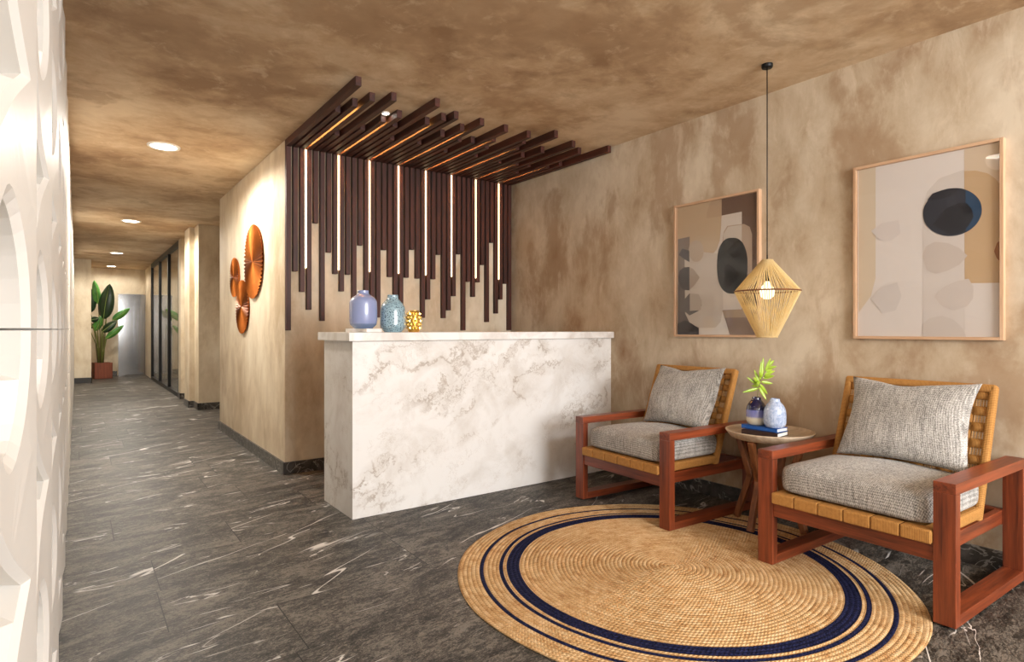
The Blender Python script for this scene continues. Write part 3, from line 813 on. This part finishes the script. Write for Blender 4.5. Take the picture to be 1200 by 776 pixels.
# ================================================================== PICTURES
ART_L_BASE=(196,172,142)
ART_L=[((112,88,74),[(-0.052,0.481),(-0.328,0.479),(-0.328,-0.479),(-0.117,-0.48),(-0.052,-0.3)]),((188,162,134),[(0.075,0.364),(0.067,0.416),(0.049,0.461),(0.031,0.482),(-0.052,0.481),(-0.052,0.36)]),((128,114,106),[(0.327,0.243),(0.22,0.25),(0.22,-0.305),(0.139,-0.307),(0.139,-0.482),(0.327,-0.483)]),((94,82,78),[(0.327,-0.098),(0.22,-0.167),(0.22,-0.305),(0.139,-0.307),(0.139,-0.482),(0.327,-0.483)]),((216,205,193),[(-0.052,0.364),(-0.211,0.367),(-0.211,-0.304),(-0.058,-0.307),(-0.089,-0.389),(-0.117,-0.48),(0.139,-0.482),(0.139,-0.307),(0.22,-0.305),(0.22,0.051),(0.12,0.065),(0.04,0.083),(-0.012,0.127),(-0.038,0.191),(-0.048,0.279)]),((186,163,142),[(-0.058,0.174),(-0.069,0.246),(-0.097,0.284),(-0.155,0.284),(-0.227,0.28),(-0.27,0.255),(-0.288,0.203),(-0.288,-0.108),(-0.274,-0.193),(-0.211,-0.218),(-0.211,0.156)]),((208,196,182),[(-0.069,0.232),(-0.105,0.278),(-0.211,0.276),(-0.211,-0.218),(-0.122,-0.214),(-0.058,-0.152)]),((203,191,178),[(0.265,0.118),(0.212,0.144),(-0.038,0.094),(-0.064,0.055),(-0.064,-0.3),(-0.046,-0.389),(-0.004,-0.43),(0.139,-0.43),(0.216,-0.401),(0.26,-0.322)]),((172,148,122),[(-0.058,-0.31),(-0.211,-0.304),(-0.328,-0.294),(-0.328,-0.364),(-0.085,-0.364)]),((138,116,100),[(-0.085,-0.36),(-0.328,-0.36),(-0.328,-0.479),(-0.117,-0.48)]),((222,214,204),[(-0.058,-0.318),(-0.091,-0.404),(-0.117,-0.48),(0.129,-0.482),(0.129,-0.436),(-0.004,-0.43),(-0.046,-0.389)]),((190,172,152),[(0.095,0.128),(0.097,0.11),(0.101,0.094),(0.109,0.08),(0.119,0.068),(0.132,0.06),(0.147,0.055),(0.16,0.055),(0.175,0.058),(0.189,0.065),(0.202,0.076),(0.213,0.09),(0.221,0.106),(0.226,0.124),(0.228,0.142),(0.226,0.16),(0.221,0.177),(0.213,0.191),(0.202,0.203),(0.189,0.211),(0.175,0.215),(0.16,0.215),(0.147,0.211),(0.132,0.204),(0.119,0.193),(0.109,0.179),(0.101,0.163),(0.097,0.146)]),((74,70,71),[(0.317,0.123),(0.285,0.167),(0.222,0.145),(0.22,0.059),(0.269,0.087)]),((66,57,56),[(0.323,-0.051),(0.308,0.003),(0.269,0.024),(0.22,0.023),(0.22,-0.152),(0.269,-0.146),(0.308,-0.115)]),((176,160,145),[(0.22,0.023),(0.184,0.004),(0.129,-0.062),(0.175,-0.116),(0.22,-0.149)]),((96,86,82),[(0.317,-0.266),(0.22,-0.175),(0.139,-0.195),(0.111,-0.265),(0.139,-0.307),(0.22,-0.339)]),((184,170,155),[(0.216,-0.175),(0.139,-0.184),(0.111,-0.234),(0.12,-0.303),(0.216,-0.305)]),((44,38,40),[(0.327,-0.483),(0.327,-0.4),(0.26,-0.373),(0.194,-0.402),(0.139,-0.436),(0.139,-0.482)]),((40,41,42),[(-0.256,-0.009),(-0.256,-0.045),(-0.254,-0.072),(-0.25,-0.096),(-0.244,-0.117),(-0.236,-0.135),(-0.228,-0.151),(-0.219,-0.165),(-0.207,-0.176),(-0.194,-0.185),(-0.179,-0.191),(-0.163,-0.194),(-0.139,-0.194),(-0.117,-0.192),(-0.099,-0.187),(-0.085,-0.179),(-0.071,-0.169),(-0.058,-0.156),(-0.048,-0.141),(-0.038,-0.123),(-0.03,-0.103),(-0.025,-0.08),(-0.021,-0.055),(-0.018,-0.026),(-0.017,0.011),(-0.018,0.049),(-0.021,0.077),(-0.025,0.102),(-0.03,0.123),(-0.038,0.142),(-0.048,0.158),(-0.058,0.172),(-0.071,0.183),(-0.085,0.191),(-0.099,0.196),(-0.117,0.197),(-0.139,0.196),(-0.163,0.192),(-0.179,0.186),(-0.194,0.177),(-0.207,0.166),(-0.219,0.153),(-0.228,0.137),(-0.236,0.12),(-0.244,0.1),(-0.25,0.078),(-0.254,0.054),(-0.256,0.027)]),((6,6,7),[(-0.095,0.109),(-0.151,0.16),(-0.183,0.176),(-0.212,0.158),(-0.228,0.113),(-0.207,0.07),(-0.163,0.051),(-0.13,0.069)]),((6,6,7),[(-0.079,0.006),(-0.109,0.018),(-0.147,-0.009),(-0.199,-0.066),(-0.147,-0.122),(-0.105,-0.152),(-0.079,-0.141)])]  # rows of leaf shapes are reflections of the screen, drawn into the print
ART_R_BASE=(224,215,208)
ART_R=[((214,197,173),[(0.329,0.485),(0.237,0.485),(0.237,-0.151),(0.261,-0.251),(0.329,-0.349)]),((212,202,194),[(0.003,0.202),(-0.018,0.294),(-0.073,0.355),(-0.184,0.378),(-0.332,0.353),(-0.332,-0.482),(0.003,-0.485)]),((212,191,165),[(-0.184,0.482),(-0.332,0.485),(-0.332,-0.215),(-0.186,-0.208)]),((197,166,128),[(-0.184,0.37),(-0.234,0.362),(-0.283,0.337),(-0.313,0.305),(-0.332,0.272),(-0.332,-0.215),(-0.186,-0.208)]),((218,208,200),[(-0.186,-0.208),(-0.332,-0.215),(-0.332,-0.484),(-0.186,-0.485)]),((201,188,178),[(0.002,-0.054),(-0.012,0.0),(-0.052,0.022),(-0.113,0.008),(-0.165,-0.025),(-0.198,-0.067),(-0.165,-0.11),(-0.113,-0.137),(-0.059,-0.15),(-0.018,-0.129)]),((205,193,184),[(-0.052,-0.269),(-0.093,-0.221),(-0.152,-0.194),(-0.203,-0.185),(-0.223,-0.229),(-0.222,-0.288),(-0.197,-0.326),(-0.139,-0.348),(-0.086,-0.323)]),((204,193,184),[(0.002,-0.485),(0.002,-0.415),(-0.032,-0.385),(-0.086,-0.373),(-0.139,-0.394),(-0.178,-0.441),(-0.193,-0.485)]),((216,206,200),[(0.261,0.121),(0.201,0.159),(0.118,0.163),(0.108,0.087),(0.156,0.052),(0.217,0.065)]),((214,205,199),[(0.261,-0.269),(0.201,-0.204),(0.126,-0.183),(0.103,-0.259),(0.133,-0.34),(0.201,-0.355)]),((150,98,55),[(-0.308,-0.056),(-0.319,-0.016),(-0.332,-0.006),(-0.332,-0.11),(-0.318,-0.09)]),((34,37,50),[(-0.257,0.178),(-0.259,0.159),(-0.258,0.141),(-0.253,0.122),(-0.246,0.105),(-0.236,0.089),(-0.224,0.075),(-0.209,0.063),(-0.193,0.054),(-0.175,0.047),(-0.155,0.043),(-0.135,0.042),(-0.115,0.044),(-0.095,0.049),(-0.075,0.058),(-0.057,0.069),(-0.041,0.083),(-0.027,0.099),(-0.015,0.116),(-0.007,0.135),(-0.002,0.155),(0.0,0.175),(-0.001,0.196),(-0.006,0.216),(-0.014,0.233),(-0.025,0.249),(-0.039,0.264),(-0.055,0.275),(-0.073,0.284),(-0.092,0.29),(-0.112,0.293),(-0.132,0.292),(-0.152,0.289),(-0.172,0.283),(-0.19,0.273),(-0.207,0.262),(-0.222,0.248),(-0.235,0.232),(-0.245,0.216),(-0.253,0.198)]),((28,62,92),[(-0.256,0.178),(-0.257,0.166),(-0.258,0.153),(-0.256,0.141),(-0.254,0.129),(-0.25,0.117),(-0.245,0.106),(-0.239,0.095),(-0.232,0.085),(-0.223,0.077),(-0.214,0.069),(-0.203,0.061),(-0.192,0.055),(-0.19,0.272),(-0.201,0.265),(-0.212,0.256),(-0.221,0.247),(-0.23,0.237),(-0.238,0.226),(-0.244,0.216),(-0.249,0.204),(-0.253,0.192)]),((16,18,32),[(-0.021,0.249),(-0.045,0.28),(-0.089,0.29),(-0.158,0.286),(-0.149,0.263),(-0.099,0.245),(-0.045,0.245)]),((5,9,24),[(-0.045,0.115),(-0.106,0.192),(-0.165,0.21),(-0.198,0.2),(-0.218,0.166),(-0.224,0.127),(-0.203,0.085),(-0.178,0.057),(-0.123,0.048)])]  # faint and navy leaf shapes are painted-in reflections of the screen openings

def picture(yc, zc, hw, hh, base, shapes, label):
    o = empty('framed_artwork', (W, yc, zc), 0, label, 'picture')
    fw, fd = .016, .034
    m = MB()
    for s in (1, -1):
        m.box(-fd, 0, s*hw, s*(hw-fw), -hh, hh, 1, .0015); m.box(-fd, 0, -hw+fw, hw-fw, s*hh, s*(hh-fw), 0, .0015)
    m.build('frame', [M['oak_y'], M['oak_z']], o)
    m = MB(); cols = [base] + [c for c, _ in shapes]; mats = {}
    for c in cols:
        if c not in mats: mats[c] = plain('print_with_reflections', c, .7)  # inks also colour the reflections drawn into the print
    ml = list(mats.values()); ix = {c: i for i, c in enumerate(mats)}
    iw, ih = hw-fw, hh-fw
    m.box(-.012, -.001, -iw, iw, -ih, ih, ix[base])
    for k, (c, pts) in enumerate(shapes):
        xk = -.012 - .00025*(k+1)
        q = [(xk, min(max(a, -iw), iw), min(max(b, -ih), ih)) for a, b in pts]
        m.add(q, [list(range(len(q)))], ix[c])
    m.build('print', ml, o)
    m = MB(); m.box(-.027, -.025, -iw, iw, -ih, ih); m.build('glazing', M['art_glass'], o)
    return o
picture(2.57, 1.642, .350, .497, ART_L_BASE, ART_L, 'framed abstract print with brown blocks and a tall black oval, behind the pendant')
picture(1.275, 1.645, .350, .500, ART_R_BASE, ART_R, 'framed pale abstract print with a small navy oval, above the armchair')

# ================================================================== POTTED PLANT AT THE END OF THE CORRIDOR
pp = empty('potted_plant', (.50, 17.68, 0), R(8), 'tall big-leaved plant in a square wooden planter beside the elevator', 'plant')
m = MB()
a, h_ = .185, .385
m.box(-a, a, -a, a, 0, .02); 
for s in (1, -1):
    m.box(s*a, s*(a-.02), -a, a, 0, h_, bev=.003); m.box(-a, a, s*a, s*(a-.02), 0, h_, bev=.003)
m.build('planter', M['planter'], pp)
m = MB(); m.box(-a+.02, a-.02, -a+.02, a-.02, .2, .35); m.build('soil', M['soil'], pp)
big = [((-.07,1.82),(-.16,2.4),.10,.05,1),((.02,1.46),(.14,2.32),.17,-.06,0),((.11,1.57),(.23,2.08),.07,.06,0),((.22,1.43),(.58,1.73),.085,0,1),((-.01,1.14),(.28,1.41),.10,-.08,0),((.06,.97),(.42,1.3),.075,-.12,1),((-.22,1.62),(-.22,2.2),.12,.1,0),((-.24,1.42),(-.08,1.47),.07,-.05,0),((-.26,1.25),(-.12,1.32),.06,.05,0),((-.14,1.16),(.02,1.56),.10,.02,1)]
def bigleaf(b_, t_, wd, dy, br):
    base = Vector((b_[0], dy, b_[1])); tip = Vector((t_[0], dy-.05, t_[1])); d = (tip-base); Ld = d.length; d.normalize()
    nn = Vector((.35, -1, .15)).normalized() if br else Vector((-.5, -1, .1)).normalized()
    s = d.cross(nn).normalized(); nn = s.cross(d).normalized()
    V = []; F = []; n = 12
    for i in range(n+1):
        t__ = i/n; w_ = wd*(math.sin(PI*min(1, t__**.8*.97+.03))**.65)
        c = base + d*(Ld*t__) + nn*(.06*Ld*math.sin(PI*t__))
        V += [c-s*w_-nn*w_*.35, c-s*w_*.5-nn*w_*.05, c, c+s*w_*.5-nn*w_*.05, c+s*w_-nn*w_*.35]
    for i in range(n):
        for q in range(4):
            a_ = i*5+q; F.append((a_, a_+1, a_+6, a_+5))
    m = MB(); m.add(V, F, 0, True); lo__ = m.build('leaf', M['leaf_bright'] if br else M['leaf_dark'], pp); md = lo__.modifiers.new('thick', 'SOLIDIFY'); md.thickness = .002
    m = MB(); m.tube([V[i*5+2] + nn*.003 for i in range(n+1)], [.008*(1-.8*i/n) for i in range(n+1)], 6); m.build('midrib', M['midrib'], lo__)
    root_ = Vector((-.02+b_[0]*.12, dy*.3, .33)); mid = root_*.45 + base*.55 + Vector((-(base.x)*.18, 0, .0))
    m = MB(); m.tube([root_, root_*.75+base*.25+Vector((-base.x*.16, 0, .02)), mid, base, base+d*.05], [.017, .014, .011, .008, .006], 8); m.build('stem', M['stem'], pp)
for q in big: bigleaf(*q)
for k in range(10):
    a_ = 2*PI*k/10; m = MB(); r0 = .05; r1 = .10+.06*random.random(); hh = .75+.45*random.random()
    m.tube([(r0*math.cos(a_)-.03, r0*math.sin(a_), .33), ((r0+r1)*.5*math.cos(a_)-.03, (r0+r1)*.5*math.sin(a_), .33+hh*.5), (r1*math.cos(a_)-.03, r1*math.sin(a_), .33+hh)], [.014, .010, .004], 6); m.build('stem', M['stem_dry'] if k % 2 else M['stem'], pp)

# ================================================================== LIGHT
def area(name, loc, rot, sx, sy, e, col):
    l = bpy.data.lights.new(name, 'AREA'); l.shape = 'RECTANGLE'; l.size = sx; l.size_y = sy; l.energy = e; l.color = col
    o = bpy.data.objects.new(name, l); COL.objects.link(o); o.location = loc; o.rotation_euler = rot; return o
area('rear_fill_light', ((WX0+WX1)/2, -3.15, (WZ0+WZ1)/2), (R(90), 0, 0), WX1-WX0, WZ1-WZ0, REAR_FILL, (.97, .985, 1.0))  # area light added behind the camera as soft frontal fill
l = bpy.data.lights.new('side_room_fill', 'POINT'); l.energy = 60; l.color = (1, .85, .66); l.shadow_soft_size = .12  # unseen point light added to brighten the room behind the glass
lo_ = bpy.data.objects.new('side_room_fill', l); COL.objects.link(lo_); lo_.location = (2.6, 14.2, 2.5)
wd = bpy.data.worlds.new('World'); S.world = wd; wd.use_nodes = True
bg = wd.node_tree.nodes['Background']; bg.inputs[0].default_value = (.86, .93, 1.0, 1); bg.inputs[1].default_value = 1.0

# ================================================================== CAMERA
cam = bpy.data.cameras.new('camera'); co = bpy.data.objects.new('camera', cam); COL.objects.link(co)
co.location = (0, 0, 1.2); co.rotation_euler = (R(90), 0, -math.atan2(510, 696))
cam.sensor_width = 36; cam.lens = 696/1200*36; cam.shift_y = -2/1200; cam.clip_start = .01; cam.clip_end = 60
S.camera = co
S.view_settings.view_transform = 'Standard'; S.view_settings.look = 'None'; S.view_settings.gamma = 1; S.view_settings.use_curve_mapping = False
S.view_settings.exposure = EXPO
S.cycles.use_denoising = True; S.cycles.max_bounces = 8; S.cycles.diffuse_bounces = 5; S.cycles.transparent_max_bounces = 12
S.cycles.sample_clamp_indirect = 6.0
